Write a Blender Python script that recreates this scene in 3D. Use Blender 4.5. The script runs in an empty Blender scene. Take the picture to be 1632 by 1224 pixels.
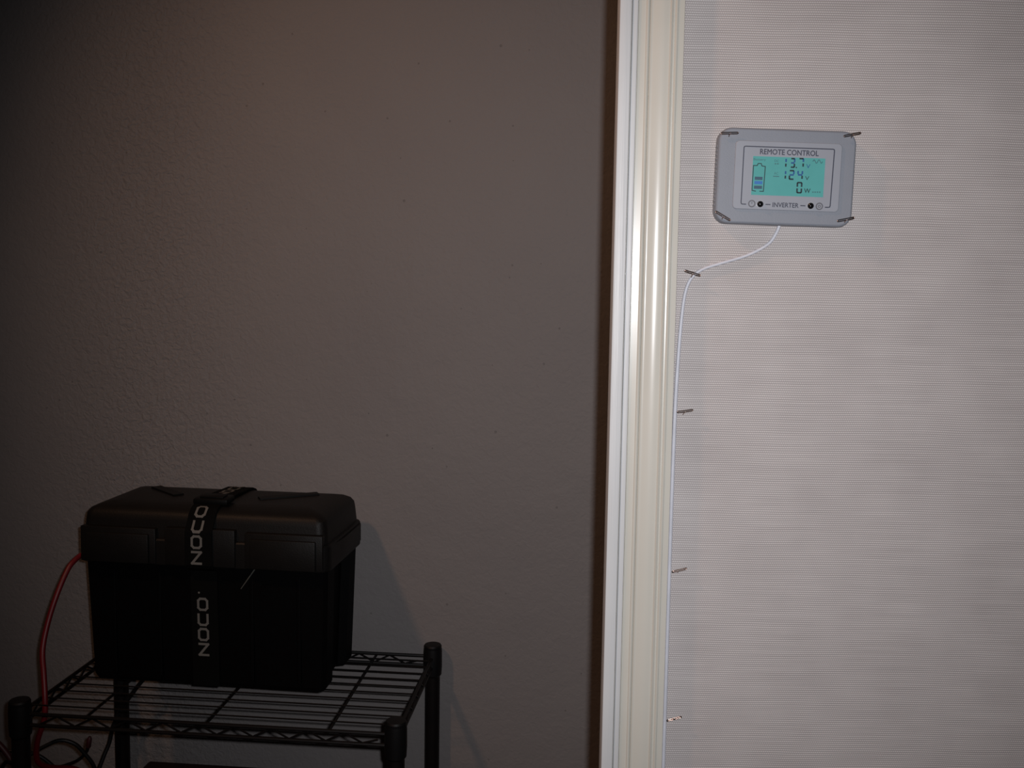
import bpy, bmesh, math, random
from mathutils import Vector, Matrix

scn = bpy.context.scene
C = scn.collection
random.seed(4)
PI = math.pi

# ------------------------------------------------------------------ camera
CAM_Z = 1.35
cam_d = bpy.data.cameras.new('camera')
cam = bpy.data.objects.new('camera', cam_d); C.objects.link(cam)
cam_d.sensor_width = 36.0
cam_d.lens = 36.0 * 1600.0 / 1632.0
cam_d.clip_start = 0.02
cam.matrix_world = (Matrix.Translation((0, 0, CAM_Z)) @
                    Matrix.Rotation(math.radians(90 - 5.5), 4, 'X') @
                    Matrix.Rotation(0.0155, 4, 'Z'))
scn.camera = cam

# ------------------------------------------------------------------ world, lights, exposure
world = bpy.data.worlds.new('world'); scn.world = world
world.use_nodes = True
bg = world.node_tree.nodes['Background']
bg.inputs[0].default_value = (0.9, 0.95, 1.0, 1)
bg.inputs[1].default_value = 0.004

# the camera's own flash, a little above and to the right of the lens
fl = bpy.data.lights.new('camera_flash', 'SPOT')
fl.energy = 35.5
fl.color = (0.97, 0.97, 1.0)
fl.shadow_soft_size = 0.010
fl.spot_size = math.radians(88)
fl.spot_blend = 1.0
flo = bpy.data.objects.new('camera_flash', fl); C.objects.link(flo)
flo.location = (0.033, 0.0, CAM_Z + 0.025)
flo.rotation_euler = (Vector((0.12, 1.0, CAM_Z - 0.10)) - flo.location).to_track_quat('-Z', 'Y').to_euler()

# warm room lamp, high up on the left on this side of the doorway
lp = bpy.data.lights.new('room_lamp', 'SPOT')     # shaded downlight, soft-edged cone
lp.energy = 38.0
lp.color = (1.0, 0.55, 0.32)
lp.shadow_soft_size = 0.06
lp.spot_size = math.radians(68)
lp.spot_blend = 1.0
lpo = bpy.data.objects.new('room_lamp', lp); C.objects.link(lpo)
lpo.location = (-1.05, 0.48, 2.55)
lpo.rotation_euler = (Vector((0.12, 1.55, 1.02)) - lpo.location).to_track_quat('-Z', 'Y').to_euler()

vs = scn.view_settings
scn.display_settings.display_device = 'sRGB'
vs.view_transform = 'Standard'
vs.look = 'None'
vs.exposure = 0.0
vs.gamma = 1.0
vs.use_curve_mapping = False


# ------------------------------------------------------------------ helpers
def obj(name, bm, mat, parent=None, smooth=False):
    me = bpy.data.meshes.new(name)
    bmesh.ops.recalc_face_normals(bm, faces=bm.faces[:])
    bm.to_mesh(me); bm.free()
    if mat:
        for m in (mat if isinstance(mat, (list, tuple)) else [mat]):
            me.materials.append(m)
    if smooth:
        for p in me.polygons: p.use_smooth = True
        if smooth != 'all':
            try: me.set_sharp_from_angle(angle=math.radians(28))
            except Exception: pass
    o = bpy.data.objects.new(name, me); C.objects.link(o)
    if parent: o.parent = parent
    return o

def empty(name, loc=(0, 0, 0), rot=(0, 0, 0)):
    o = bpy.data.objects.new(name, None); C.objects.link(o)
    o.location = loc; o.rotation_euler = rot
    o.empty_display_size = 0.05
    return o

def tag(o, label, cat, group=None):
    o['label'] = label; o['category'] = cat
    if group: o['group'] = group
    return o

def struct(o, label=None):
    o['kind'] = 'structure'
    if label: o['label'] = label
    return o

def box(bm, x0, x1, y0, y1, z0, z1, bev=0.0, seg=2):
    r = bmesh.ops.create_cube(bm, size=1.0)
    vs_ = r['verts']
    for v in vs_:
        v.co = Vector(((x0 + x1) / 2 + v.co.x * (x1 - x0), (y0 + y1) / 2 + v.co.y * (y1 - y0), (z0 + z1) / 2 + v.co.z * (z1 - z0)))
    if bev > 0:
        es = list({e for v in vs_ for e in v.link_edges})
        bmesh.ops.bevel(bm, geom=es, offset=bev, segments=seg, profile=0.5, affect='EDGES')
    return bm

def smooth_path(pts, n=8):
    P = [Vector(p) for p in pts]
    out = []
    for i in range(len(P) - 1):
        p0 = P[max(i - 1, 0)]; p1 = P[i]; p2 = P[i + 1]; p3 = P[min(i + 2, len(P) - 1)]
        for k in range(n):
            t = k / n
            out.append(0.5 * ((2 * p1) + (-p0 + p2) * t + (2 * p0 - 5 * p1 + 4 * p2 - p3) * t * t + (-p0 + 3 * p1 - 3 * p2 + p3) * t ** 3))
    out.append(P[-1])
    return out

def tube(bm, pts, r, seg=10, closed_ends=True):
    P = [Vector(p) for p in pts]
    rings = []
    up = Vector((0, 0, 1))
    t0 = (P[1] - P[0]).normalized()
    if abs(t0.dot(up)) > 0.9: up = Vector((1, 0, 0))
    n = (up - t0 * up.dot(t0)).normalized()
    for i, p in enumerate(P):
        a = P[max(i - 1, 0)]; b = P[min(i + 1, len(P) - 1)]
        t = (b - a).normalized()
        n = (n - t * n.dot(t)).normalized()
        bn = t.cross(n)
        rr = r[i] if isinstance(r, (list, tuple)) else r
        rings.append([bm.verts.new(p + (n * math.cos(2 * PI * k / seg) + bn * math.sin(2 * PI * k / seg)) * rr) for k in range(seg)])
    for i in range(len(rings) - 1):
        for k in range(seg):
            bm.faces.new((rings[i][k], rings[i][(k + 1) % seg], rings[i + 1][(k + 1) % seg], rings[i + 1][k]))
    if closed_ends:
        bm.faces.new(rings[0][::-1]); bm.faces.new(rings[-1])
    return bm

def lathe(bm, prof, seg=24, c=(0, 0, 0)):
    """prof: list of (radius, z) around the z axis"""
    rings = []
    for r, z in prof:
        rings.append([bm.verts.new((c[0] + r * math.cos(2 * PI * k / seg), c[1] + r * math.sin(2 * PI * k / seg), c[2] + z)) for k in range(seg)])
    for i in range(len(rings) - 1):
        for k in range(seg):
            bm.faces.new((rings[i][k], rings[i][(k + 1) % seg], rings[i + 1][(k + 1) % seg], rings[i + 1][k]))
    bm.faces.new(rings[0][::-1]); bm.faces.new(rings[-1])
    return bm

def rrect(w, h, r, n=6):
    """rounded rectangle outline centred on 0, counter-clockwise"""
    pts = []
    for cx, cy, a0 in ((w / 2 - r, h / 2 - r, 0), (-w / 2 + r, h / 2 - r, 90), (-w / 2 + r, -h / 2 + r, 180), (w / 2 - r, -h / 2 + r, 270)):
        for k in range(n + 1):
            a = math.radians(a0 + 90 * k / n)
            pts.append((cx + r * math.cos(a), cy + r * math.sin(a)))
    return pts

def loft(bm, loops, cap=True):
    R = [[bm.verts.new(p) for p in L] for L in loops]
    m = len(R[0])
    for i in range(len(R) - 1):
        for k in range(m):
            bm.faces.new((R[i][k], R[i][(k + 1) % m], R[i + 1][(k + 1) % m], R[i + 1][k]))
    if cap:
        bm.faces.new(R[0][::-1]); bm.faces.new(R[-1])
    return bm

def prism(bm, poly, z0, z1):
    return loft(bm, [[(x, y, z0) for x, y in poly], [(x, y, z1) for x, y in poly]])


# ------------------------------------------------------------------ materials
def mat(name, col, rough=0.5, spec=0.5, metal=0.0, var=0.06, nscale=60, bump=0.0, bscale=200, coat=0.0, emit=None, estr=0.0):
    m = bpy.data.materials.new(name); m.use_nodes = True
    nt = m.node_tree; b = nt.nodes['Principled BSDF']
    b.inputs['Roughness'].default_value = rough
    b.inputs['Metallic'].default_value = metal
    b.inputs['Specular IOR Level'].default_value = spec
    b.inputs['Coat Weight'].default_value = coat
    tc = nt.nodes.new('ShaderNodeTexCoord')
    nz = nt.nodes.new('ShaderNodeTexNoise'); nz.inputs['Scale'].default_value = nscale; nz.inputs['Detail'].default_value = 4
    nt.links.new(tc.outputs['Object'], nz.inputs['Vector'])
    rp = nt.nodes.new('ShaderNodeValToRGB')
    rp.color_ramp.elements[0].position = 0.3; rp.color_ramp.elements[1].position = 0.7
    rp.color_ramp.elements[0].color = tuple(c * (1 - var) for c in col) + (1,)
    rp.color_ramp.elements[1].color = tuple(min(1, c * (1 + var)) for c in col) + (1,)
    nt.links.new(nz.outputs['Fac'], rp.inputs['Fac'])
    nt.links.new(rp.outputs['Color'], b.inputs['Base Color'])
    if bump:
        n2 = nt.nodes.new('ShaderNodeTexNoise'); n2.inputs['Scale'].default_value = bscale; n2.inputs['Detail'].default_value = 3
        nt.links.new(tc.outputs['Object'], n2.inputs['Vector'])
        bp = nt.nodes.new('ShaderNodeBump'); bp.inputs['Strength'].default_value = bump; bp.inputs['Distance'].default_value = 0.001
        nt.links.new(n2.outputs['Fac'], bp.inputs['Height'])
        nt.links.new(bp.outputs['Normal'], b.inputs['Normal'])
    if emit:
        b.inputs['Emission Color'].default_value = tuple(emit) + (1,)
        b.inputs['Emission Strength'].default_value = estr
    return m

def N(nt, t, **kw):
    n = nt.nodes.new(t)
    for k, v in kw.items(): setattr(n, k, v)
    return n

def math_node(nt, op, a, b=None, c=None):
    n = nt.nodes.new('ShaderNodeMath'); n.operation = op
    for i, v in enumerate((a, b, c)):
        if v is None: continue
        if isinstance(v, (int, float)): n.inputs[i].default_value = v
        else: nt.links.new(v, n.inputs[i])
    return n.outputs[0]

def mat_plaster():
    m = bpy.data.materials.new('painted_plaster'); m.use_nodes = True
    nt = m.node_tree; b = nt.nodes['Principled BSDF']; L = nt.links.new
    b.inputs['Roughness'].default_value = 0.62
    b.inputs['Specular IOR Level'].default_value = 0.3
    tc = N(nt, 'ShaderNodeTexCoord'); g = N(nt, 'ShaderNodeNewGeometry')
    sep = N(nt, 'ShaderNodeSeparateXYZ'); L(g.outputs['Position'], sep.inputs[0])
    # base tint with soft blotches
    nz = N(nt, 'ShaderNodeTexNoise'); nz.inputs['Scale'].default_value = 3.0; nz.inputs['Detail'].default_value = 5
    L(g.outputs['Position'], nz.inputs['Vector'])
    rp = N(nt, 'ShaderNodeValToRGB')
    rp.color_ramp.elements[0].position = 0.3; rp.color_ramp.elements[0].color = (0.182, 0.168, 0.167, 1)
    rp.color_ramp.elements[1].position = 0.7; rp.color_ramp.elements[1].color = (0.198, 0.183, 0.180, 1)
    L(nz.outputs['Fac'], rp.inputs['Fac'])
    # sparse dark pin holes and specks
    vo = N(nt, 'ShaderNodeTexVoronoi'); vo.inputs['Scale'].default_value = 38.0
    L(g.outputs['Position'], vo.inputs['Vector'])
    sc = N(nt, 'ShaderNodeSeparateColor'); L(vo.outputs['Color'], sc.inputs[0])
    size = math_node(nt, 'MULTIPLY', math_node(nt, 'MAXIMUM', math_node(nt, 'SUBTRACT', sc.outputs[0], 0.45), 0.0), 0.15)
    spot = math_node(nt, 'LESS_THAN', vo.outputs['Distance'], size)
    mx = N(nt, 'ShaderNodeMix', data_type='RGBA')
    L(math_node(nt, 'MULTIPLY', spot, 0.42), mx.inputs['Factor'])
    L(rp.outputs['Color'], mx.inputs['A']); mx.inputs['B'].default_value = (0.07, 0.062, 0.06, 1)
    L(mx.outputs['Result'], b.inputs['Base Color'])
    # relief: fine roller texture everywhere, coarser stipple over a filled vertical joint
    n1 = N(nt, 'ShaderNodeTexNoise'); n1.inputs['Scale'].default_value = 110; n1.inputs['Detail'].default_value = 4; n1.inputs['Distortion'].default_value = 0.8
    n2 = N(nt, 'ShaderNodeTexNoise'); n2.inputs['Scale'].default_value = 22; n2.inputs['Detail'].default_value = 3
    L(g.outputs['Position'], n1.inputs['Vector']); L(g.outputs['Position'], n2.inputs['Vector'])
    d = math_node(nt, 'DIVIDE', math_node(nt, 'ADD', sep.outputs[0], 0.64), 0.16)
    gauss = math_node(nt, 'POWER', 2.718, math_node(nt, 'MULTIPLY', math_node(nt, 'MULTIPLY', d, d), -1.0))
    amp = math_node(nt, 'MULTIPLY_ADD', gauss, 1.7, 0.50)
    h = math_node(nt, 'ADD', math_node(nt, 'MULTIPLY', n1.outputs['Fac'], amp), math_node(nt, 'MULTIPLY', n2.outputs['Fac'], 0.9))
    h = math_node(nt, 'SUBTRACT', h, math_node(nt, 'MULTIPLY', spot, 0.35))
    bp = N(nt, 'ShaderNodeBump'); bp.inputs['Strength'].default_value = 0.75; bp.inputs['Distance'].default_value = 0.0022
    L(h, bp.inputs['Height']); L(bp.outputs['Normal'], b.inputs['Normal'])
    return m

def mat_wallpaper():
    """woven-look wall covering: rows of small raised beads, each row shifted"""
    m = bpy.data.materials.new('woven_wallcovering'); m.use_nodes = True
    nt = m.node_tree; b = nt.nodes['Principled BSDF']; L = nt.links.new
    b.inputs['Roughness'].default_value = 0.55
    b.inputs['Specular IOR Level'].default_value = 0.35
    g = N(nt, 'ShaderNodeNewGeometry'); sep = N(nt, 'ShaderNodeSeparateXYZ'); L(g.outputs['Position'], sep.inputs[0])
    pz, px = 0.00225, 0.00215
    # slight waviness of the threads
    wz = N(nt, 'ShaderNodeTexNoise'); wz.inputs['Scale'].default_value = 9; L(g.outputs['Position'], wz.inputs['Vector'])
    zz = math_node(nt, 'ADD', sep.outputs[2], math_node(nt, 'MULTIPLY', wz.outputs['Fac'], 0.0035))
    row = math_node(nt, 'DIVIDE', zz, pz)
    ri = math_node(nt, 'FLOOR', row)
    rf = math_node(nt, 'SUBTRACT', row, ri)
    shift = math_node(nt, 'MULTIPLY', ri, 0.42)
    col = math_node(nt, 'ADD', math_node(nt, 'DIVIDE', sep.outputs[0], px), shift)
    ci = math_node(nt, 'FLOOR', col); cf = math_node(nt, 'SUBTRACT', col, ci)
    sz = math_node(nt, 'SINE', math_node(nt, 'MULTIPLY', rf, PI))
    sx = math_node(nt, 'SINE', math_node(nt, 'MULTIPLY', cf, PI))
    bead = math_node(nt, 'MULTIPLY', math_node(nt, 'POWER', sz, 0.8), math_node(nt, 'MULTIPLY_ADD', sx, 0.55, 0.45))
    # per-thread tone and slubs
    cmb = N(nt, 'ShaderNodeCombineXYZ'); L(math_node(nt, 'MULTIPLY', sep.outputs[0], 9.0), cmb.inputs[0]); L(ri, cmb.inputs[2])
    th = N(nt, 'ShaderNodeTexNoise'); th.inputs['Scale'].default_value = 1.0; th.inputs['Detail'].default_value = 2; L(cmb.outputs[0], th.inputs['Vector'])
    big = N(nt, 'ShaderNodeTexNoise'); big.inputs['Scale'].default_value = 14; big.inputs['Detail'].default_value = 3; L(g.outputs['Position'], big.inputs['Vector'])
    v = math_node(nt, 'ADD', math_node(nt, 'MULTIPLY', bead, 0.56), math_node(nt, 'MULTIPLY', th.outputs['Fac'], 0.22))
    v = math_node(nt, 'ADD', v, math_node(nt, 'MULTIPLY', big.outputs['Fac'], 0.22))
    rp = N(nt, 'ShaderNodeValToRGB')
    rp.color_ramp.elements[0].position = 0.22; rp.color_ramp.elements[0].color = (0.268, 0.238, 0.234, 1)
    rp.color_ramp.elements[1].position = 0.80; rp.color_ramp.elements[1].color = (0.585, 0.541, 0.526, 1)
    L(v, rp.inputs['Fac'])
    L(rp.outputs['Color'], b.inputs['Base Color'])
    bp = N(nt, 'ShaderNodeBump'); bp.inputs['Strength'].default_value = 0.5; bp.inputs['Distance'].default_value = 0.0005
    L(bead, bp.inputs['Height']); L(bp.outputs['Normal'], b.inputs['Normal'])
    return m

def mat_paint(name, col, rough, streak, var=0.05):
    """brushed gloss paint, brush marks along the length"""
    m = bpy.data.materials.new(name); m.use_nodes = True
    nt = m.node_tree; b = nt.nodes['Principled BSDF']; L = nt.links.new
    b.inputs['Roughness'].default_value = rough
    g = N(nt, 'ShaderNodeNewGeometry')
    mp = N(nt, 'ShaderNodeMapping'); mp.inputs['Scale'].default_value = (900, 900, 9)
    L(g.outputs['Position'], mp.inputs['Vector'])
    nz = N(nt, 'ShaderNodeTexNoise'); nz.inputs['Scale'].default_value = 1.0; nz.inputs['Detail'].default_value = 3
    L(mp.outputs[0], nz.inputs['Vector'])
    n2 = N(nt, 'ShaderNodeTexNoise'); n2.inputs['Scale'].default_value = 7; n2.inputs['Detail'].default_value = 4
    L(g.outputs['Position'], n2.inputs['Vector'])
    rp = N(nt, 'ShaderNodeValToRGB')
    rp.color_ramp.elements[0].position = 0.3; rp.color_ramp.elements[1].position = 0.7
    rp.color_ramp.elements[0].color = tuple(c * (1 - var) for c in col) + (1,)
    rp.color_ramp.elements[1].color = tuple(c * (1 + var) for c in col) + (1,)
    L(n2.outputs['Fac'], rp.inputs['Fac']); L(rp.outputs['Color'], b.inputs['Base Color'])
    bp = N(nt, 'ShaderNodeBump'); bp.inputs['Strength'].default_value = streak; bp.inputs['Distance'].default_value = 0.0003
    L(nz.outputs['Fac'], bp.inputs['Height']); L(bp.outputs['Normal'], b.inputs['Normal'])
    return m

M = {}
M['plaster'] = mat_plaster()
M['paper'] = mat_wallpaper()
M['cream'] = mat_paint('cream_gloss_paint', (0.540, 0.518, 0.462), 0.27, 0.03)
M['white'] = mat_paint('white_gloss_paint', (0.545, 0.548, 0.552), 0.42, 0.9)
M['strip'] = mat('dark_weatherstrip', (0.020, 0.012, 0.009), 0.7)
M['floor'] = mat('floor_covering', (0.16, 0.13, 0.11), 0.6, nscale=20, var=0.15)
M['grey_abs'] = mat('grey_plastic_case', (0.215, 0.228, 0.262), 0.5, var=0.02, bump=0.10, bscale=900)
M['plate'] = mat('pale_grey_face_plate', (0.280, 0.292, 0.330), 0.45, var=0.02)
M['ink'] = mat('dark_print', (0.035, 0.037, 0.060), 0.5)
M['ink_grey'] = mat('grey_print', (0.11, 0.11, 0.125), 0.5)
M['lcd'] = mat('backlit_teal_screen', (0.085, 0.30, 0.29), 0.25, var=0.03, emit=(0.13, 0.50, 0.47), estr=0.10)
M['lcd_seg'] = mat('screen_segment_black', (0.012, 0.028, 0.035), 0.4)
M['lcd_blue'] = mat('screen_segment_blue', (0.018, 0.085, 0.24), 0.4)
M['lcd_mid'] = mat('screen_segment_bright_blue', (0.030, 0.150, 0.42), 0.4)
M['lcd_faint'] = mat('screen_segment_faint', (0.055, 0.17, 0.18), 0.4)
M['lcd_bar'] = mat('screen_bar_slate', (0.035, 0.085, 0.13), 0.4)
M['led'] = mat('black_led_dome', (0.006, 0.006, 0.007), 0.16)
M['led_rim'] = mat('white_led_rim', (0.36, 0.37, 0.40), 0.18)
M['pin'] = mat('bronzed_steel_pin', (0.30, 0.20, 0.165), 0.20, metal=1.0)
M['cable_w'] = mat('white_cable_sheath', (0.56, 0.56, 0.61), 0.45)
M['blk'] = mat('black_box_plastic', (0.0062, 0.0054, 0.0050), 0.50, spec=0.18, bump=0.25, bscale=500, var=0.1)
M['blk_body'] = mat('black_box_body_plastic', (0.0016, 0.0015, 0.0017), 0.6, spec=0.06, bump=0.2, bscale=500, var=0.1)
M['strap'] = mat('black_webbing', (0.0030, 0.0030, 0.0030), 0.85, spec=0.06, bump=0.5, bscale=900)
M['letter'] = mat('pale_grey_strap_print', (0.115, 0.112, 0.104), 0.8)
M['buckle'] = mat('black_buckle', (0.003, 0.003, 0.003), 0.5, spec=0.12)
M['rack'] = mat('black_rack_enamel', (0.0045, 0.0035, 0.0035), 0.45, spec=0.22)
M['cap'] = mat('black_cap_plastic', (0.0040, 0.0038, 0.0042), 0.5, spec=0.2)
M['red'] = mat('red_cable_sheath', (0.12, 0.003, 0.007), 0.45)
M['blkc'] = mat('black_cable_sheath', (0.005, 0.005, 0.006), 0.45, spec=0.3)
M['dkred'] = mat('dark_red_connector', (0.035, 0.004, 0.006), 0.5)
M['inv'] = mat('dark_maroon_metal_case', (0.012, 0.005, 0.005), 0.5, spec=0.2)

# ------------------------------------------------------------------ the setting
WALL_YAW = math.radians(-5.2)
bm = bmesh.new(); box(bm, -2.2, 2.0, 0.0, 0.10, 0.0, 2.6)
wb = struct(obj('wall_back', bm, M['plaster']), 'dark taupe painted plaster wall of the room beyond the doorway')
wb.location = (-0.1265, 1.6865, 0); wb.rotation_euler = (0, 0, WALL_YAW)

bm = bmesh.new(); box(bm, 0.125, 2.6, 1.0, 1.10, 0.0, 2.6)
struct(obj('wall_front', bm, M['paper']), 'pale woven wallcovering on the wall right of the doorway')
bm = bmesh.new(); box(bm, -2.4, -1.10, 1.0, 1.10, 0.0, 2.6)
struct(obj('wall_left', bm, M['paper']), 'wall on the far side of the doorway')
bm = bmesh.new(); box(bm, -1.10, 0.125, 1.0, 1.10, 2.40, 2.6)
struct(obj('wall_header', bm, M['paper']), 'wall above the doorway')
bm = bmesh.new(); box(bm, -2.6, 2.6, -2.0, 2.2, -0.05, 0.0)
struct(obj('floor', bm, M['floor']), 'dark floor')

# door casing: upright moulding with its jamb edges
tr = struct(empty('trim_1', (0, 0, 0)), 'cream moulded door casing with white jamb edge')
S = 1.0 / 1600.0
X0 = 0.0975
def strip_prof(name, prof, m, y_back):
    bm_ = bmesh.new()
    poly = list(prof) + [(prof[-1][0], y_back), (prof[0][0], y_back)]
    prism(bm_, poly, 0.0, 2.40)
    return obj(name, bm_, m, tr, smooth=True)
def px(p): return X0 + (p - 984.5) * S * 0.985
strip_prof('jamb_edge', [(px(984.5), 0.9905), (px(985.2), 0.9890), (px(988), 0.9884), (px(996), 0.9882), (px(1002.5), 0.9886), (px(1003.4), 0.9900)], M['white'], 1.012)
strip_prof('jamb_stop', [(px(1004.6), 0.9915), (px(1005.3), 0.9900), (px(1009), 0.9896), (px(1012.8), 0.9898), (px(1013.6), 0.9908)], M['white'], 1.010)
bm = bmesh.new(); box(bm, px(1003.0), px(1015.2), 0.9945, 1.0, 0.0, 2.40)
obj('jamb_backing', bm, M['cream'], tr)
bm = bmesh.new(); box(bm, 0.1165, 0.125, 1.0, 1.10, 0.0, 2.40)
obj('jamb_lining', bm, M['white'], tr)
pr = [(px(1014.8), 0.9950), (px(1014.9), 0.9915), (px(1025.9), 0.9911)]
for k in range(5):                                   # little bead
    a = PI * (1 - k / 4.0); pr.append((px(1029.0 + 2.6 * math.cos(a)), 0.9908 - 0.0016 * math.sin(a)))
pr += [(px(1032.2), 0.9912)]
pr += [(px(1032.8), 0.9898), (px(1033.8), 0.9892), (px(1035), 0.9894)]
for k in range(13):                                  # broad swelling
    t = k / 12.0; pr.append((px(1037 + 25.5 * t), 0.9893 - 0.0013 * math.sin(PI * t) - 0.0024 * t))
pr += [(px(1063.4), 0.9862), (px(1064.6), 0.9852), (px(1066), 0.9856), (px(1068), 0.9868), (px(1070), 0.9866)]
pr += [(px(1071.2), 0.9852), (px(1072.6), 0.9846), (px(1074.5), 0.9850), (px(1075.2), 0.9857), (px(1084.6), 0.9860), (px(1085.8), 0.9885)]
strip_prof('casing_moulding', pr, M['cream'], 1.0)
bm = bmesh.new(); box(bm, px(984.5) + 0.0004, px(1003), 1.012, 1.022, 0.0, 2.40, 0.002)
obj('weatherstrip', bm, M['strip'], tr)

# ------------------------------------------------------------------ wire rack
U = Vector((math.cos(WALL_YAW), math.sin(WALL_YAW), 0)); V = Vector((-math.sin(WALL_YAW), math.cos(WALL_YAW), 0))
RW, RD = 0.557, 0.305                       # post spacing
FLp = Vector((-0.7107, 1.4120, 0))
rack = empty('wire_rack', FLp + U * RW / 2 + V * RD / 2, (0, 0, WALL_YAW))
tag(rack, 'black wire shelving rack with round posts carrying the battery box', 'shelf')
TOPZ, DECK = 0.741, 0.7225
bm = bmesh.new(); lathe(bm, [(0.0125, 0.0), (0.0127, 0.004), (0.0127, TOPZ - 0.006)], 20)
post_me = None
for sx in (-1, 1):
    for sy in (-1, 1):
        x, y = sx * RW / 2, sy * RD / 2
        if post_me is None:
            p = obj('post', bm, M['rack'], rack, smooth=True); post_me = p.data
            bm = bmesh.new(); lathe(bm, [(0.0128, TOPZ - 0.008), (0.0150, TOPZ - 0.007), (0.0152, TOPZ - 0.003), (0.0138, TOPZ - 0.0005), (0.004, TOPZ)], 24)
            c = obj('post_cap', bm, M['cap'], p, smooth=True); cap_me = c.data
            bm = bmesh.new(); lathe(bm, [(0.0129, DECK - 0.037), (0.0152, DECK - 0.034), (0.0160, DECK - 0.020), (0.0158, DECK + 0.006), (0.0153, DECK + 0.0115), (0.0129, DECK + 0.0117)], 24)
            s = obj('sleeve', bm, M['cap'], p, smooth=True); sl_me = s.data
            bm = bmesh.new(); lathe(bm, [(0.010, 0.0), (0.016, 0.0), (0.0165, 0.006), (0.014, 0.012), (0.0129, 0.014)], 20)
            f = obj('foot', bm, M['cap'], p, smooth=True); ft_me = f.data
        else:
            p = bpy.data.objects.new('post', post_me); C.objects.link(p); p.parent = rack
            for nm, me in (('post_cap', cap_me), ('sleeve', sl_me), ('foot', ft_me)):
                q = bpy.data.objects.new(nm, me); C.objects.link(q); q.parent = p
        p.location = (x, y, 0)

def cyl_mesh(a, b, r, seg=8):
    b_ = bmesh.new(); tube(b_, [a, b], r, seg); return b_

def make_shelf(z):
    sh = empty('wire_shelf'); sh.parent = rack; sh.location = (0, 0, z)
    hw, hd = RW / 2, RD / 2
    e = 0.014
    TR = 0.0165                               # truss height
    rr = 0.0029
    zt, zb = -rr, -TR - rr
    for sy in (-1, 1):
        for zz in (zt, zb):
            obj('rail', cyl_mesh((-hw + e, sy * hd, zz), (hw - e, sy * hd, zz), rr), M['rack'], sh, smooth=True)
    for sx in (-1, 1):
        for zz in (zt, zb):
            obj('rail', cyl_mesh((sx * hw, -hd + e, zz), (sx * hw, hd - e, zz), rr), M['rack'], sh, smooth=True)
    def zig(a, b, n):
        a = Vector(a); b = Vector(b); pts = []
        for k in range(2 * n + 1):
            t = k / (2 * n)
            pts.append(a.lerp(b, t) + Vector((0, 0, zt - 0.0015 if k % 2 else zb + 0.0015)))
        pts[-1] = pts[-2].lerp(pts[-1], 1.0)
        pts.append(pts[-1] + (b - a).normalized() * 0.022 + Vector((0, 0, 0.006)))
        out = []
        for i in range(len(pts) - 1):
            for q in (0.0, 0.08, 0.5, 0.92): out.append(pts[i].lerp(pts[i + 1], q))
        out.append(pts[-1])
        b_ = bmesh.new(); tube(b_, out, 0.0016, 6); return b_
    obj('truss_wire', zig((-hw + 0.030, -hd, 0), (hw - 0.048, -hd, 0), 9), M['rack'], sh, smooth=True)
    obj('truss_wire', zig((-hw + 0.030, hd, 0), (hw - 0.048, hd, 0), 9), M['rack'], sh, smooth=True)
    for sx in (-1, 1):
        obj('truss_wire', zig((sx * hw, -hd + 0.03, 0), (sx * hw, hd - 0.048, 0), 5), M['rack'], sh, smooth=True)
    me = None
    for k in range(1, 11):
        y = -hd + RD * k / 11.0
        e2 = 0.0
        if me is None:
            w = obj('deck_wire', cyl_mesh((-hw + e2, 0, -0.0013), (hw - e2, 0, -0.0013), 0.0013, 6), M['rack'], sh, smooth=True); me = w.data
        else:
            w = bpy.data.objects.new('deck_wire', me); C.objects.link(w); w.parent = sh
        w.location = (0, y, 0)
    for x in (-0.180, 0.0, 0.181):
        obj('cross_bar', cyl_mesh((x, -hd, -0.0047), (x, hd, -0.0047), 0.0021), M['rack'], sh, smooth=True)
    return sh
make_shelf(DECK)
make_shelf(0.430)

# ------------------------------------------------------------------ battery box with strap
BYAW = math.radians(-7.0)
bu = Vector((math.cos(BYAW), math.sin(BYAW), 0)); bv = Vector((-math.sin(BYAW), math.cos(BYAW), 0))
front_mid = Vector((-0.472, 1.5005, 0))
bb = empty('battery_box', front_mid + Vector((0, 0, DECK + 0.0003)), (0, 0, BYAW))
tag(bb, 'black lidded plastic battery box strapped shut on the wire rack', 'battery box')
# local axes: x along the front, y to the back (front lid face at 0), z up
def body_loop(z):
    t = z / 0.20
    hw = 0.1895 + 0.006 * t; y0 = 0.020 - 0.006 * t; y1 = 0.172 + 0.006 * t
    n = 0.013; a = 0.038
    return [(-hw + .006, y0, z), (hw - .006, y0, z), (hw, y0 + .006, z), (hw, y0 + a, z), (hw - n, y0 + a + .006, z), (hw - n, y1 - a - .006, z), (hw, y1 - a, z), (hw, y1 - .006, z), (hw - .006, y1, z),
            (-hw + .006, y1, z), (-hw, y1 - .006, z), (-hw, y1 - a, z), (-hw + n, y1 - a - .006, z), (-hw + n, y0 + a + .006, z), (-hw, y0 + a, z), (-hw, y0 + .006, z)]
def sc_loop(L, s, z):
    cx = 0.0; cy = 0.096
    return [((x - cx) * s + cx, (y - cy) * s + cy, z) for x, y, _ in L]
bm = bmesh.new()
loft(bm, [sc_loop(body_loop(0), 0.985, 0.0), sc_loop(body_loop(0.004), 1.0, 0.005), body_loop(0.10), body_loop(0.205)])
body = obj('body', bm, M['blk_body'], bb)
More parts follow.
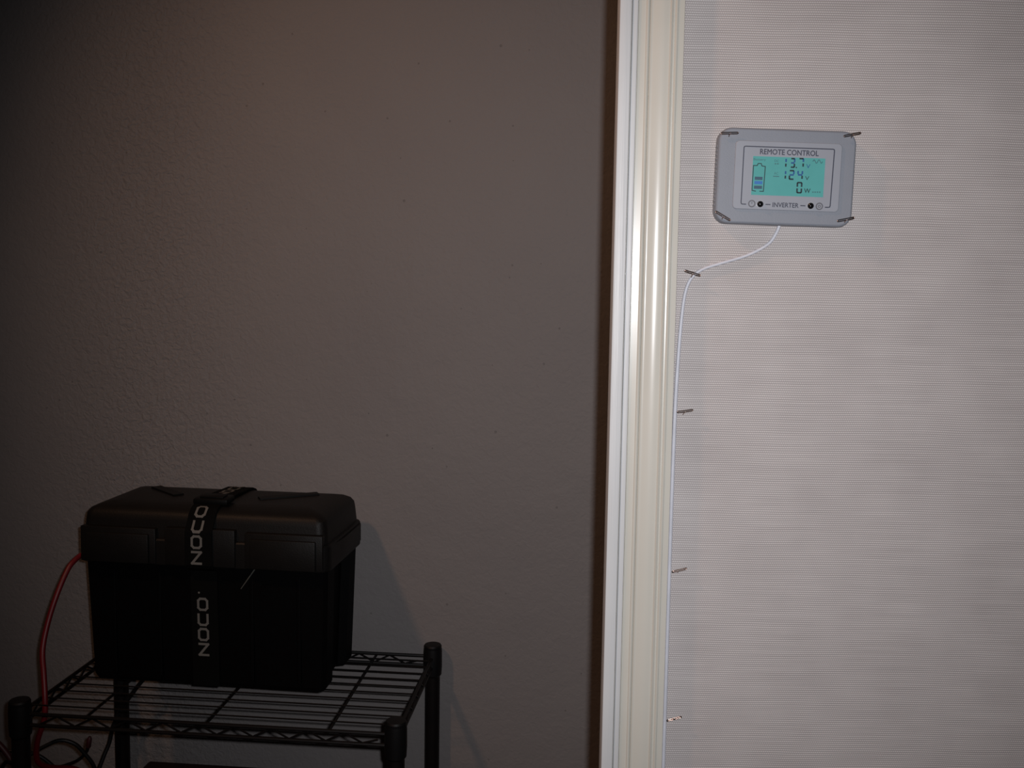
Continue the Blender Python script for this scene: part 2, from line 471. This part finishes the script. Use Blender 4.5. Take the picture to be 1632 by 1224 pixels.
# upright stiffening ribs on the front of the body
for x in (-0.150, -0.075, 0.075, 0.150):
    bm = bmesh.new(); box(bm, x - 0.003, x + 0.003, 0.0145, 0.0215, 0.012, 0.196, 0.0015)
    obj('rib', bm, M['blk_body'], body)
def lid_loop(ins, z, r=0.018):
    return [(x, y + 0.096, z) for x, y in rrect(0.403 - 2 * ins, 0.192 - 2 * ins, max(0.004, r - ins * 0.4), 5)]
bm = bmesh.new()
loft(bm, [lid_loop(0.004, 0.196), lid_loop(0.0005, 0.1945), lid_loop(0.0, 0.198), lid_loop(0.0, 0.232), lid_loop(0.0015, 0.2345), lid_loop(0.0050, 0.2355), lid_loop(0.0075, 0.2610),
          lid_loop(0.0090, 0.2690), lid_loop(0.0135, 0.2750), lid_loop(0.0225, 0.2795), lid_loop(0.036, 0.2828), lid_loop(0.050, 0.2840)])
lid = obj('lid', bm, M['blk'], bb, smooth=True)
def panel(x0, x1, z0, z1, y0, name='lid_panel'):
    b_ = bmesh.new()
    # frame and raised centre
    box(b_, x0 - .010, x1 + .010, y0, 0.010, z0 - 0.001, z1 + .007, 0.002)
    o = obj(name, b_, M['blk'], lid, smooth=True)
    return o
def panel_face(x0, x1, z0, z1, y0):
    b_ = bmesh.new(); box(b_, x0, x1, y0 - 0.0045, y0 + 0.004, z0 - 0.002, z1, 0.0018)
    obj('lid_panel', b_, M['blk'], lid, smooth=True)
for s in (-1, 1):
    a, b_ = sorted((s * 0.081, s * 0.183))
    panel(a, b_, 0.1965, 0.2440, -0.0025, 'panel_frame'); panel_face(a, b_, 0.1985, 0.2425, -0.0025)
panel(-0.046, 0.046, 0.1965, 0.2470, -0.0035, 'strap_panel')
# side lip along the right and left of the lid, and dark diagonal bars on top standing in for shaded grooves
for s in (-1, 1):
    bm = bmesh.new(); x0 = s * 0.2005
    prism(bm, [(x0, 0.022), (x0 + s * 0.0038, 0.075), (x0 + s * 0.0038, 0.170), (x0, 0.178)], 0.203, 0.231)
    obj('side_lip', bm, M['blk'], lid, smooth=True)
def bar_on_top(p, q, w, h0, h1):
    p = Vector((p[0], p[1], 0)); q = Vector((q[0], q[1], 0)); d = (q - p).normalized(); n = Vector((-d.y, d.x, 0))
    b_ = bmesh.new()
    def ring(k, z): return [tuple(p - d * 0 + n * k + Vector((0, 0, z))), tuple(q + n * k + Vector((0, 0, z))), tuple(q - n * k + Vector((0, 0, z))), tuple(p - n * k + Vector((0, 0, z)))]
    loft(b_, [ring(w, h0), ring(w * 0.75, h1)])
    obj('groove_shade_bar', b_, M['buckle'], lid)
bar_on_top((-0.140, 0.142), (-0.075, 0.088), 0.0110, 0.277, 0.2864)
bar_on_top((0.140, 0.142), (0.060, 0.088), 0.0110, 0.277, 0.2864)

# strap: runs up the front, over the lid and down the back
SP = [(0.0175, 0.0), (0.0165, 0.030), (0.0125, 0.185), (-0.0030, 0.1935), (-0.0060, 0.1985), (-0.0055, 0.2500), (0.0030, 0.2620), (0.0080, 0.2725), (0.0180, 0.2810), (0.0320, 0.2857), (0.0960, 0.2880), (0.1600, 0.2857), (0.1740, 0.2810), (0.1840, 0.2725), (0.1890, 0.2620), (0.1975, 0.2500), (0.1980, 0.1985), (0.1950, 0.1935), (0.1830, 0.185), (0.1770, 0.0)]
SPv = [Vector((0, y, z)) for y, z in SP]
def strap_at(s):
    acc = 0
    for i in range(len(SPv) - 1):
        d = SPv[i + 1] - SPv[i]; l = d.length
        if s <= acc + l or i == len(SPv) - 2:
            t = d / l
            nrm = Vector((0, -t.z, t.y))
            return SPv[i] + t * (s - acc), nrm
        acc += l
def s_of_front_z(z):
    acc = 0
    for i in range(len(SPv) - 1):
        a, b_ = SPv[i], SPv[i + 1]
        if a.z <= z <= b_.z: return acc + (b_ - a).length * (z - a.z) / (b_.z - a.z)
        acc += (b_ - a).length
bm = bmesh.new()
outer = []; inner = []
for i, p in enumerate(SPv):
    a = SPv[max(i - 1, 0)]; b_ = SPv[min(i + 1, len(SPv) - 1)]; t = (b_ - a).normalized(); n = Vector((0, -t.z, t.y))
    outer.append(p + n * 0.0012); inner.append(p - n * 0.0012)
W2 = 0.0215
rings = [[bm.verts.new(q + Vector((x, 0, 0))) for q, x in ((o_, -W2), (o_, W2), (i_, W2), (i_, -W2))] for o_, i_ in zip(outer, inner)]
for i in range(len(rings) - 1):
    for k in range(4):
        bm.faces.new((rings[i][k], rings[i][(k + 1) % 4], rings[i + 1][(k + 1) % 4], rings[i + 1][k]))
bm.faces.new(rings[0]); bm.faces.new(rings[-1])
strap = obj('strap', bm, M['strap'], bb)

LET = {'N': [[(0, 0), (0, 1)], [(0, 1), (1, 0)], [(1, 0), (1, 1)]],
       'O': [[(.18, 0), (.82, 0)], [(.82, 0), (1, .22)], [(1, .22), (1, .78)], [(1, .78), (.82, 1)], [(.82, 1), (.18, 1)], [(.18, 1), (0, .78)], [(0, .78), (0, .22)], [(0, .22), (.18, 0)]],
       'C': [[(.95, 0), (.18, 0)], [(.18, 0), (0, .22)], [(0, .22), (0, .78)], [(0, .78), (.18, 1)], [(.18, 1), (.95, 1)]]}
def strap_word(word, s0):
    """letters read upwards: along the strap is the reading direction"""
    b_ = bmesh.new()
    adv, lw, lh, th = 0.0243, 0.0176, 0.0145, 0.0018; lift = 0.0
    for i, ch in enumerate(word):
        for seg in LET[ch]:
            a = Vector(seg[0]); c = Vector(seg[1])
            A = Vector((s0 + i * adv + a.x * lw, a.y * lh)); B = Vector((s0 + i * adv + c.x * lw, c.y * lh))
            d = (B - A).normalized(); n = Vector((-d.y, d.x)) * th; A = A - d * th * 0.8; B = B + d * th * 0.8
            prev = None; lift += 0.00002
            for k in range(7):
                P = A.lerp(B, k / 6.0)
                row = []
                for sgn in (-1, 1):
                    Q = P + n * sgn
                    p3, nr = strap_at(Q.x)
                    row.append(b_.verts.new(p3 + nr * (0.00150 + lift) + Vector((0.0045 - Q.y, 0, 0))))
                if prev: b_.faces.new((prev[0], prev[1], row[1], row[0]))
                prev = row
    return obj('lettering', b_, M['letter'], strap)
sN = s_of_front_z(0.050)
for s_ in (sN, s_of_front_z(0.2015), s_of_front_z(0.2015) + 0.1515):
    strap_word('NOCO', s_)
# small registered dot after the first word
bm = bmesh.new(); p3, nr = strap_at(sN + 0.1000); lathe(bm, [(0.0016, 0), (0.0016, 0.0004)], 10)
o = obj('lettering', bm, M['letter'], strap); o.matrix_local = Matrix.Translation(p3 + nr * 0.0012 + Vector((-0.0085, 0, 0))) @ nr.to_track_quat('Z', 'Y').to_matrix().to_4x4()
# side-release buckle on the top front edge
bm = bmesh.new()
box(bm, -0.028, 0.028, -0.016, 0.016, 0.0, 0.010, 0.003)
bk = obj('buckle', bm, M['buckle'], strap, smooth=True)
bm = bmesh.new(); box(bm, -0.019, 0.019, -0.010, 0.010, 0.0095, 0.0125, 0.0012)
p3, nr = strap_at(s_of_front_z(0.2800))
obj_b = obj('buckle', bm, M['buckle'], strap, smooth=True)
for o in (bk, obj_b): o.matrix_local = Matrix.Translation(Vector((0.004, 0.044, 0.2850))) @ Matrix.Rotation(math.radians(4), 4, 'X')
# pale thin strip standing in for a highlight streak beside the strap
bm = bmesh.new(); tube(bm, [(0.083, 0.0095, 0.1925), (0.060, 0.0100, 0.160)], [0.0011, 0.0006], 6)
obj('highlight_streak', bm, mat('grey_highlight', (0.07, 0.07, 0.062), 0.6), bb)

# ------------------------------------------------------------------ remote control panel
REM_C = Vector((0.2618, 1.0, CAM_Z + 0.1100))
TILT = math.radians(1.1)
rem = empty('inverter_remote', REM_C)
# local x right, y up, z out of the wall (towards the room)
rem.matrix_world = Matrix.Translation(REM_C) @ Matrix.Rotation(PI / 2, 4, 'X') @ Matrix.Rotation(-TILT, 4, 'Z')
tag(rem, 'grey wall-mounted inverter remote with lit teal display', 'remote control')
bm = bmesh.new()
def rl_(w, h, r, z): return [(x, y, z) for x, y in rrect(w, h, r, 7)]
loft(bm, [rl_(.1320, .0905, .0125, 0.0), rl_(.1335, .0920, .0130, .0010), rl_(.1335, .0920, .0130, .0105), rl_(.1328, .0913, .0127, .0121), rl_(.1314, .0899, .0120, .0133), rl_(.1290, .0875, .0110, .0140)])
case = obj('case', bm, M['grey_abs'], rem, smooth=True)
# grip ribs down both ends
for s in (-1, 1):
    for k in range(15):
        bm = bmesh.new(); y = -0.028 + k * 0.004
        box(bm, s * 0.0667 - 0.0005, s * 0.0667 + 0.0005, y - 0.001, y + 0.001, 0.002, 0.0100, 0.0003, 1)
        obj('grip_rib', bm, M['grey_abs'], case)
# face plate, slightly raised with a rim step
bm = bmesh.new()
loft(bm, [rl_(.1030, .0655, .0040, .0135), rl_(.1028, .0653, .0040, .0150), rl_(.1016, .0641, .0036, .0155)])
plate = obj('face_plate', bm, M['plate'], rem, smooth=True)
plate.location = (0.0010, 0.0008, 0)
ZF = 0.0155
K = 0.000615                                  # metres on the face per drawing unit
c2, s2 = math.cos(math.radians(2.0)), math.sin(math.radians(2.0))
def fl2(zx, zy):
    """face layout drawing (tilted sheet) -> local metres on the face"""
    dx = 1180 + zx / 10.2 - 1252.5; dy = -(230 + zy / 10.2 - 283.2)
    return Vector(((dx * c2 - dy * s2) * K, (dx * s2 + dy * c2) * K, 0))
def stroke(b_, pts, w, z0, z1, close=False):
    pts = [Vector((p[0], p[1], 0)) for p in pts]
    n = len(pts); L_ = []; R_ = []
    for i in range(n):
        a = pts[(i - 1) % n] if (close or i > 0) else pts[i]; c = pts[(i + 1) % n] if (close or i < n - 1) else pts[i]
        d1 = (pts[i] - a); d2 = (c - pts[i])
        if d1.length < 1e-9: d1 = d2
        if d2.length < 1e-9: d2 = d1
        d1 = d1.normalized(); d2 = d2.normalized()
        t = (d1 + d2); t = t.normalized() if t.length > 1e-6 else d1
        nn = Vector((-t.y, t.x, 0)); k = 1.0 / max(0.5, nn.dot(Vector((-d1.y, d1.x, 0))))
        L_.append(pts[i] + nn * w / 2 * k); R_.append(pts[i] - nn * w / 2 * k)
    vt = lambda p, z: b_.verts.new((p.x, p.y, z))
    T = [(vt(l, z1), vt(r, z1), vt(r, z0), vt(l, z0)) for l, r in zip(L_, R_)]
    m_ = n if close else n - 1
    for i in range(m_):
        A, B = T[i], T[(i + 1) % n]
        for k in range(4): b_.faces.new((A[k], A[(k + 1) % 4], B[(k + 1) % 4], B[k]))
    if not close:
        b_.faces.new(T[0]); b_.faces.new(T[-1][::-1])
def text(name, s, centre, width, capz, m, parent, z, bold=0.0, height=None):
    cu = bpy.data.curves.new('t', 'FONT'); cu.body = s; cu.align_x = 'CENTER'; cu.align_y = 'CENTER'; cu.size = 1.0; cu.resolution_u = 3
    to = bpy.data.objects.new('t', cu); C.objects.link(to)
    bpy.context.view_layer.update()
    me = bpy.data.meshes.new_from_object(to.evaluated_get(bpy.context.evaluated_depsgraph_get()))
    bpy.data.objects.remove(to); bpy.data.curves.remove(cu)
    xs = [v.co.x for v in me.vertices]; ys = [v.co.y for v in me.vertices]
    sx = width / (max(xs) - min(xs)); sy = (height / (max(ys) - min(ys))) if height else sx
    mx_, my_ = (max(xs) + min(xs)) / 2, (max(ys) + min(ys)) / 2
    for v in me.vertices: v.co = Vector(((v.co.x - mx_) * sx + centre.x, (v.co.y - my_) * sy + centre.y, z))
    if bold:
        b_ = bmesh.new(); w_ = bold * sx
        for i_, (ox, oy) in enumerate(((0, 0), (-w_, 0), (w_, 0), (0, w_), (0, -w_))):
            n0 = len(b_.verts); b_.from_mesh(me); b_.verts.ensure_lookup_table()
            for v in b_.verts[n0:]: v.co += Vector((ox, oy, 0.000008 * i_))
        b_.to_mesh(me); b_.free()
    me.materials.clear(); me.materials.append(m)
    me.name = name
    o = bpy.data.objects.new(name, me); C.objects.link(o); o.parent = parent
    return o
PZ = ZF - 0.00005
# printed frame line, open below
bm = bmesh.new()
TLc, TRc, BRc, BLc = fl2(52, 55), fl2(1498, 105), fl2(1452, 1022), fl2(22, 968)
def rc(a, b, c, r=0.0016):
    p = b + (a - b).normalized() * r; q = b + (c - b).normalized() * r
    return [p, b.lerp((p + q) / 2, 0.42), q]
e1, e2 = fl2(105, 970), fl2(1370, 1020)
stroke(bm, [e1] + rc(e1, BLc, TLc) + rc(BLc, TLc, TRc) + rc(TLc, TRc, BRc) + rc(TRc, BRc, e2) + [e2], 0.00095, PZ, ZF + 0.0002)
def onplate(o):
    o.location = o.location - plate.location
    return o
onplate(obj('printed_frame', bm, M['ink'], plate))
onplate(text('lettering', 'REMOTE CONTROL', fl2(778, 155), 935 / 10.2 * K, 0, M['ink'], plate, ZF + 0.0002, bold=0.020, height=84 / 10.2 * K))
onplate(text('lettering', 'INVERTER', fl2(737, 986), 415 / 10.2 * K, 0, M['ink'], plate, ZF + 0.0002, bold=0.018, height=72 / 10.2 * K))
for a, b_ in (((415, 974), (495, 977)), ((975, 993), (1055, 997))):
    bm = bmesh.new(); stroke(bm, [fl2(*a), fl2(*b_)], 0.0009, PZ, ZF + 0.0002); onplate(obj('printed_dash', bm, M['ink'], plate))
# power symbols: ring with a stroke inside, and ring with a small ring inside
for i, (zx, zy) in enumerate(((195, 962), (1280, 1005))):
    c_ = fl2(zx, zy); bm = bmesh.new()
    ring = [(c_.x + 0.0030 * math.cos(2 * PI * k / 28), c_.y + 0.0030 * math.sin(2 * PI * k / 28)) for k in range(28)]
    stroke(bm, ring, 0.0011, PZ, ZF + 0.0002, close=True)
    if i == 0: stroke(bm, [(c_.x, c_.y + 0.0018), (c_.x, c_.y - 0.0002)], 0.0007, PZ, ZF + 0.0002)
    else: stroke(bm, [(c_.x + 0.0011 * math.cos(2 * PI * k / 16), c_.y + 0.0011 * math.sin(2 * PI * k / 16)) for k in range(16)], 0.0007, PZ, ZF + 0.0002, close=True)
    onplate(obj('printed_symbol', bm, M['ink_grey'], plate))
# LED domes with pale rims
for zx, zy in ((330, 970), (1140, 998)):
    c_ = fl2(zx, zy); bm = bmesh.new(); R_ = 0.0031
    lathe(bm, [(R_, 0.0)] + [(R_ * math.cos(a * PI / 16), R_ * 0.9 * math.sin(a * PI / 16) + 0.0004) for a in range(0, 8)], 24, (c_.x, c_.y, ZF - 0.0002))
    led = obj('indicator_dome', bm, M['led'], rem, smooth='all')
    bm = bmesh.new(); lathe(bm, [(R_ + 0.0006, 0.0), (R_ + 0.0005, 0.0005), (R_, 0.0006)], 24, (c_.x, c_.y, ZF - 0.0002))
    obj('rim', bm, M['led_rim'], led, smooth=True)
# display
cx = (fl2(205, 215) + fl2(1365, 245) + fl2(165, 825) + fl2(1335, 860)) / 4
bm = bmesh.new(); box(bm, cx.x - 0.0348, cx.x + 0.0348, cx.y - 0.0184, cx.y + 0.0184, ZF - 0.0015, ZF + 0.0003)
lcd = obj('display', bm, M['lcd'], rem)
LZ0, LZ1 = ZF + 0.00025, ZF + 0.00045
SEG = {'0': 'abcdef', '1': 'bc', '2': 'abged', '3': 'abgcd', '4': 'fgbc', '7': 'abc'}
def digit(ch, x0, x1, y0, y1, up, low, th=0.00150):
    """seven-segment figure; x0..x1, y0..y1 in drawing units (y down)"""
    A = fl2(x0, y0); B = fl2(x1, y0); D = fl2(x0, y1); E_ = fl2(x1, y1)
    i = th * 0.5
    l = (A.x + D.x) / 2; r = (B.x + E_.x) / 2; t = (A.y + B.y) / 2; b0 = (D.y + E_.y) / 2
    m_ = (t + b0) / 2; g_ = 0.00075
    coords = {'a': ((l + g_, t - i), (r - g_, t - i)), 'd': ((l + g_, b0 + i), (r - g_, b0 + i)), 'g': ((l + g_, m_), (r - g_, m_)),
              'f': ((l + i, t - g_), (l + i, m_ + g_)), 'e': ((l + i, m_ - g_), (l + i, b0 + g_)), 'b': ((r - i, t - g_), (r - i, m_ + g_)), 'c': ((r - i, m_ - g_), (r - i, b0 + g_))}
    b_ = bmesh.new(); mats = []
    for s in SEG[ch]:
        n0 = len(b_.faces)
        stroke(b_, coords[s], th, LZ0, LZ1)
        b_.faces.ensure_lookup_table()
        for f_ in b_.faces[n0:]: f_.material_index = 0 if s in 'abfg' and not (s == 'a') else 1
    return obj('digit', b_, [up, low], lcd)
BK, BL = M['lcd_seg'], M['lcd_blue']
digit('1', 655, 738, 243, 390, BL, BK); digit('3', 795, 875, 240, 400, BL, BK); digit('7', 925, 1015, 240, 390, BL, BK)
digit('1', 655, 735, 435, 578, BL, BK); digit('2', 775, 867, 430, 588, BL, BK); digit('4', 910, 1003, 435, 582, BL, BK)
digit('0', 903, 997, 618, 802, BK, BK)
bm = bmesh.new(); p = fl2(893, 392); box(bm, p.x - .0006, p.x + .0006, p.y - .0006, p.y + .0006, LZ0, LZ1); obj('decimal_point', bm, BK, lcd)
text('lettering', 'V', fl2(1083, 372), 66 / 10.2 * K, 0, BL, lcd, LZ1, bold=0.0, height=66 / 10.2 * K)
text('lettering', 'V', fl2(1070, 560), 66 / 10.2 * K, 0, BK, lcd, LZ1, bold=0.0, height=62 / 10.2 * K)
text('lettering', 'W', fl2(1077, 760), 100 / 10.2 * K, 0, BK, lcd, LZ1, bold=0.012, height=70 / 10.2 * K)
text('lettering', 'Battery', fl2(305, 270), 195 / 10.2 * K, 0, M['lcd_faint'], lcd, LZ1, bold=0.008, height=44 / 10.2 * K)
text('lettering', 'DC', fl2(575, 287), 66 / 10.2 * K, 0, M['lcd_faint'], lcd, LZ1, bold=0.01, height=36 / 10.2 * K)
text('lettering', 'AC', fl2(572, 485), 66 / 10.2 * K, 0, M['lcd_faint'], lcd, LZ1, bold=0.01, height=40 / 10.2 * K)
bm = bmesh.new(); stroke(bm, [fl2(545, 332), fl2(570, 333)], 0.0011, LZ0, LZ1); stroke(bm, [fl2(582, 333), fl2(610, 334)], 0.0011, LZ0, LZ1); obj('marking', bm, M['lcd_faint'], lcd)
bm = bmesh.new(); stroke(bm, [fl2(525, 530), fl2(622, 533)], 0.0009, LZ0, LZ1); obj('marking', bm, M['lcd_faint'], lcd)
bm = bmesh.new(); stroke(bm, [fl2(1155 + 5 * k, 298 - 26 * math.sin(k / 31 * 4 * PI)) for k in range(32)], 0.0008, LZ0, LZ1); obj('marking', bm, M['lcd_faint'], lcd)
bm = bmesh.new()
for k in range(4): stroke(bm, [fl2(1158 + 36 * k, 780), fl2(1182 + 36 * k, 781)], 0.0012, LZ0, LZ1)
obj('marking', bm, M['lcd_faint'], lcd)
bm = bmesh.new()
stroke(bm, [fl2(*p) for p in ((255, 765), (193, 752), (207, 360), (268, 360), (282, 328), (332, 330), (342, 367), (397, 375), (375, 768), (312, 766))], 0.0008, LZ0, LZ1)
obj('battery_outline', bm, M['lcd_seg'], lcd)
for (x0, x1, y, mm) in ((232, 357, 562, M['lcd_bar']), (228, 357, 630, M['lcd_mid']), (222, 352, 703, M['lcd_bar'])):
    bm = bmesh.new(); stroke(bm, [fl2(x0, y - 2), fl2(x1, y + 2)], 50 / 10.2 * K, LZ0, LZ1); obj('battery_bar', bm, mm, lcd)

# ------------------------------------------------------------------ white cable from the remote
cp = [(0.2606, 0.992, 0.0760), (0.2603, 0.9965, 0.0655), (0.2570, 0.9972, 0.0560), (0.2493, 0.9975, 0.0457), (0.2299, 0.9975, 0.0350), (0.2054, 0.9975, 0.0272), (0.1875, 0.9975, 0.0212), (0.1775, 0.9975, 0.0140), (0.1722, 0.9975, 0.0050),
      (0.1690, 0.9975, -0.009), (0.1666, 0.9975, -0.036), (0.1648, 0.9975, -0.075), (0.1636, 0.9975, -0.1208), (0.1629, 0.9975, -0.2136), (0.1628, 0.9975, -0.2831), (0.1628, 0.9975, -0.3974), (0.1628, 0.9975, -0.50), (0.1628, 0.9975, -0.80), (0.1628, 0.9975, -1.33)]
path = smooth_path([(x, y, CAM_Z + z) for x, y, z in cp], 8)
bm = bmesh.new(); tube(bm, path, [0.0017 + 0.0004 * min(1.0, max(0.0, (CAM_Z + 0.02 - p.z) / 0.12)) for p in path], 10)
tag(obj('signal_cable', bm, M['cable_w'], smooth='all'), 'thin white cable curving down from the remote along the door casing', 'cable')

# ------------------------------------------------------------------ T-pins
def t_pin(centre, ang, half, shank, label, group):
    """bent-wire T-pin: a crossbar of doubled wire and a shank running into the wall"""
    o = empty('t_pin', centre); tag(o, label, 'pin', group)
    ca, sa = math.cos(ang), math.sin(ang)
    def P(a, b, d=0.0): return (a * ca - b * sa, d, a * sa + b * ca)
    r = 0.00050
    g_ = 0.00075
    path = [P(-0.0004, -g_), P(-half * 0.6, -g_), P(-half * 0.92, -g_ * 0.9), P(-half, 0, 0.0), P(-half * 0.92, g_ * 0.9), P(-half * 0.5, g_), P(0, g_), P(half * 0.5, g_), P(half * 0.92, g_ * 0.9), P(half, 0), P(half * 0.92, -g_ * 0.9), P(half * 0.6, -g_), P(0.0006, -g_)]
    b_ = bmesh.new(); tube(b_, smooth_path(path, 4), r, 8); obj('crossbar', b_, M['pin'], o, smooth='all')
    b_ = bmesh.new(); tube(b_, smooth_path([P(0.0006, -g_), (shank[0] * .15, shank[1] * .25, shank[2] * .2 - 0.0006), (shank[0], shank[1], shank[2])], 5), r, 8); obj('shank', b_, M['pin'], o, smooth='all')
    return o
g1 = 'T-pins holding the cable to the wall'
g2 = 'T-pins holding the remote to the wall'
t_pin((0.1757, 0.9920, CAM_Z + 0.0166), math.radians(-17), 0.0080, (-0.0008, 0.0080, -0.0075), 'pin over the cable bend just below the remote, tilted down to the right', g1)
t_pin((0.1727, 0.9925, CAM_Z - 0.1200), math.radians(8), 0.0078, (-0.0008, 0.0075, -0.0045), 'second pin from the top along the cable beside the casing', g1)
t_pin((0.1722, 0.9925, CAM_Z - 0.2820), math.radians(14), 0.0074, (-0.0006, 0.0075, -0.0045), 'third pin from the top along the cable beside the casing', g1)
t_pin((0.1717, 0.9925, CAM_Z - 0.4380), math.radians(16), 0.0076, (-0.0006, 0.0075, -0.0040), 'lowest pin on the cable, near the bottom edge of the view', g1)
def rpin(lx, ly, ang, label):
    p = rem.matrix_world @ Vector((lx, ly, 0.0172))
    o = t_pin(p, ang, 0.0082, (0.0, 0.0038, -0.0030), label, g2)
    return o
rpin(-0.0573, 0.0395, math.radians(2), 'pin at the upper left corner of the grey remote')
rpin(0.0605, 0.0422, math.radians(12), 'pin at the upper right corner of the grey remote')
rpin(-0.0595, -0.0392, math.radians(-30), 'pin at the lower left corner of the grey remote')
rpin(0.0595, -0.0385, math.radians(12), 'pin at the lower right corner of the grey remote')

# ------------------------------------------------------------------ cables about the rack and the case below
def cable(name, pts, r, m, label, n=8):
    b_ = bmesh.new(); tube(b_, smooth_path(pts, n), r, 10)
    return tag(obj(name, b_, m, smooth='all'), label, 'cable')
rc_ = cable('power_cable', [(-0.6800, 1.560, 0.9165), (-0.6850, 1.548, 0.9110), (-0.6905, 1.535, 0.9000), (-0.6985, 1.515, 0.8683), (-0.707, 1.50, 0.8283), (-0.7098, 1.485, 0.789), (-0.7020, 1.470, 0.7554), (-0.6960, 1.459, 0.7220), (-0.6965, 1.456, 0.6920), (-0.7080, 1.455, 0.6550), (-0.7110, 1.462, 0.6220), (-0.7000, 1.480, 0.604), (-0.6762, 1.510, 0.5863), (-0.6516, 1.522, 0.560), (-0.640, 1.533, 0.520), (-0.6340, 1.5400, 0.488)],
            0.0042, M['red'], 'thick red power cable hanging from the left end of the black box')
cable('power_cable', [(-0.86, 1.50, 0.004), (-0.845, 1.50, 0.25), (-0.82, 1.50, 0.50), (-0.7800, 1.490, 0.598), (-0.7539, 1.470, 0.616), (-0.7292, 1.475, 0.626), (-0.7100, 1.480, 0.6369), (-0.688, 1.485, 0.645), (-0.6681, 1.490, 0.6379), (-0.6552, 1.495, 0.6206), (-0.6423, 1.500, 0.5959), (-0.6400, 1.508, 0.560), (-0.6420, 1.514, 0.520), (-0.6400, 1.5180, 0.489)],
      0.0030, M['blkc'], 'black cable arching between the two left posts under the shelf')
cable('power_cable', [(-0.87, 1.53, 0.004), (-0.855, 1.53, 0.20), (-0.835, 1.53, 0.45), (-0.7900, 1.520, 0.560), (-0.7305, 1.505, 0.5864), (-0.6985, 1.510, 0.5905), (-0.6717, 1.510, 0.6012), (-0.6576, 1.508, 0.6157), (-0.6530, 1.506, 0.6260)],
      0.0026, M['blkc'], 'black cable curving up to a red tip beneath the shelf')
cable('power_cable', [(-0.6160, 1.6920, 0.733), (-0.6150, 1.6930, 0.715), (-0.6180, 1.6930, 0.690), (-0.6266, 1.682, 0.6694), (-0.6401, 1.684, 0.6523), (-0.657, 1.684, 0.6294), (-0.6728, 1.684, 0.6064), (-0.6855, 1.682, 0.5777), (-0.6920, 1.680, 0.549), (-0.7000, 1.672, 0.5251), (-0.7080, 1.660, 0.49), (-0.700, 1.640, 0.440)],
      0.0036, M['blkc'], 'black cable dropping from behind the box past the rear left post')
bm = bmesh.new(); lathe(bm, [(0.0030, 0), (0.0040, 0.002), (0.0038, 0.014), (0.0022, 0.018)], 14)
o = tag(obj('cable_plug', bm, M['dkred'], smooth=True), 'small dark red plug on the end of a black cable under the shelf', 'plug'); o.location = (-0.6534, 1.506, 0.624); o.rotation_euler = (0, math.radians(10), 0)
cable('power_cable', [(-0.915, 1.500, 0.005), (-0.905, 1.500, 0.25), (-0.890, 1.500, 0.55), (-0.860, 1.500, 0.672), (-0.830, 1.500, 0.670), (-0.8069, 1.500, 0.6462), (-0.7861, 1.500, 0.6262), (-0.773, 1.500, 0.6081), (-0.760, 1.500, 0.5859), (-0.735, 1.510, 0.540), (-0.700, 1.520, 0.434)],
      0.0046, M['dkred'], 'dark red cable at the bottom left edge of the view')
cable('power_cable', [(-0.915, 1.545, 0.004), (-0.905, 1.545, 0.30), (-0.885, 1.540, 0.56), (-0.850, 1.535, 0.600), (-0.8188, 1.535, 0.6038), (-0.7891, 1.535, 0.6022), (-0.7643, 1.540, 0.5988), (-0.735, 1.545, 0.580), (-0.690, 1.555, 0.520), (-0.660, 1.560, 0.434)],
      0.0030, M['blkc'], 'black cable running in from the left edge towards the front left post')

# inverter case on the lower shelf
inv = empty('inverter_case', (-0.6152 + 0.0, 1.660, 0.4302), (0, 0, WALL_YAW))
tag(inv, 'dark maroon metal case on the lower shelf, only its top showing', 'case')
bm = bmesh.new(); box(bm, 0.0, 0.34, -0.20, 0.0, 0.006, 0.0985, 0.004)
cs = obj('case', bm, M['inv'], inv, smooth=True)
for k in range(9):
    bm = bmesh.new(); box(bm, 0.02 + k * 0.036, 0.028 + k * 0.036, -0.2035, -0.198, 0.015, 0.088, 0.001); obj('fin', bm, M['inv'], cs)
for x in (0.03, 0.31):
    for y in (-0.175, -0.025):
        bm = bmesh.new(); lathe(bm, [(0.010, 0.0), (0.010, 0.0065)], 14, (x, y, 0)); obj('foot', bm, M['cap'], inv)
for k, mm in enumerate((M['dkred'], M['blkc'])):
    bm = bmesh.new(); lathe(bm, [(0.009, 0.0), (0.009, 0.012), (0.006, 0.016)], 14)
    o = obj('terminal', bm, mm, inv, smooth=True); o.rotation_euler = (0, -PI / 2, 0); o.location = (0.001, -0.118 + 0.022 * k * -1, 0.056)
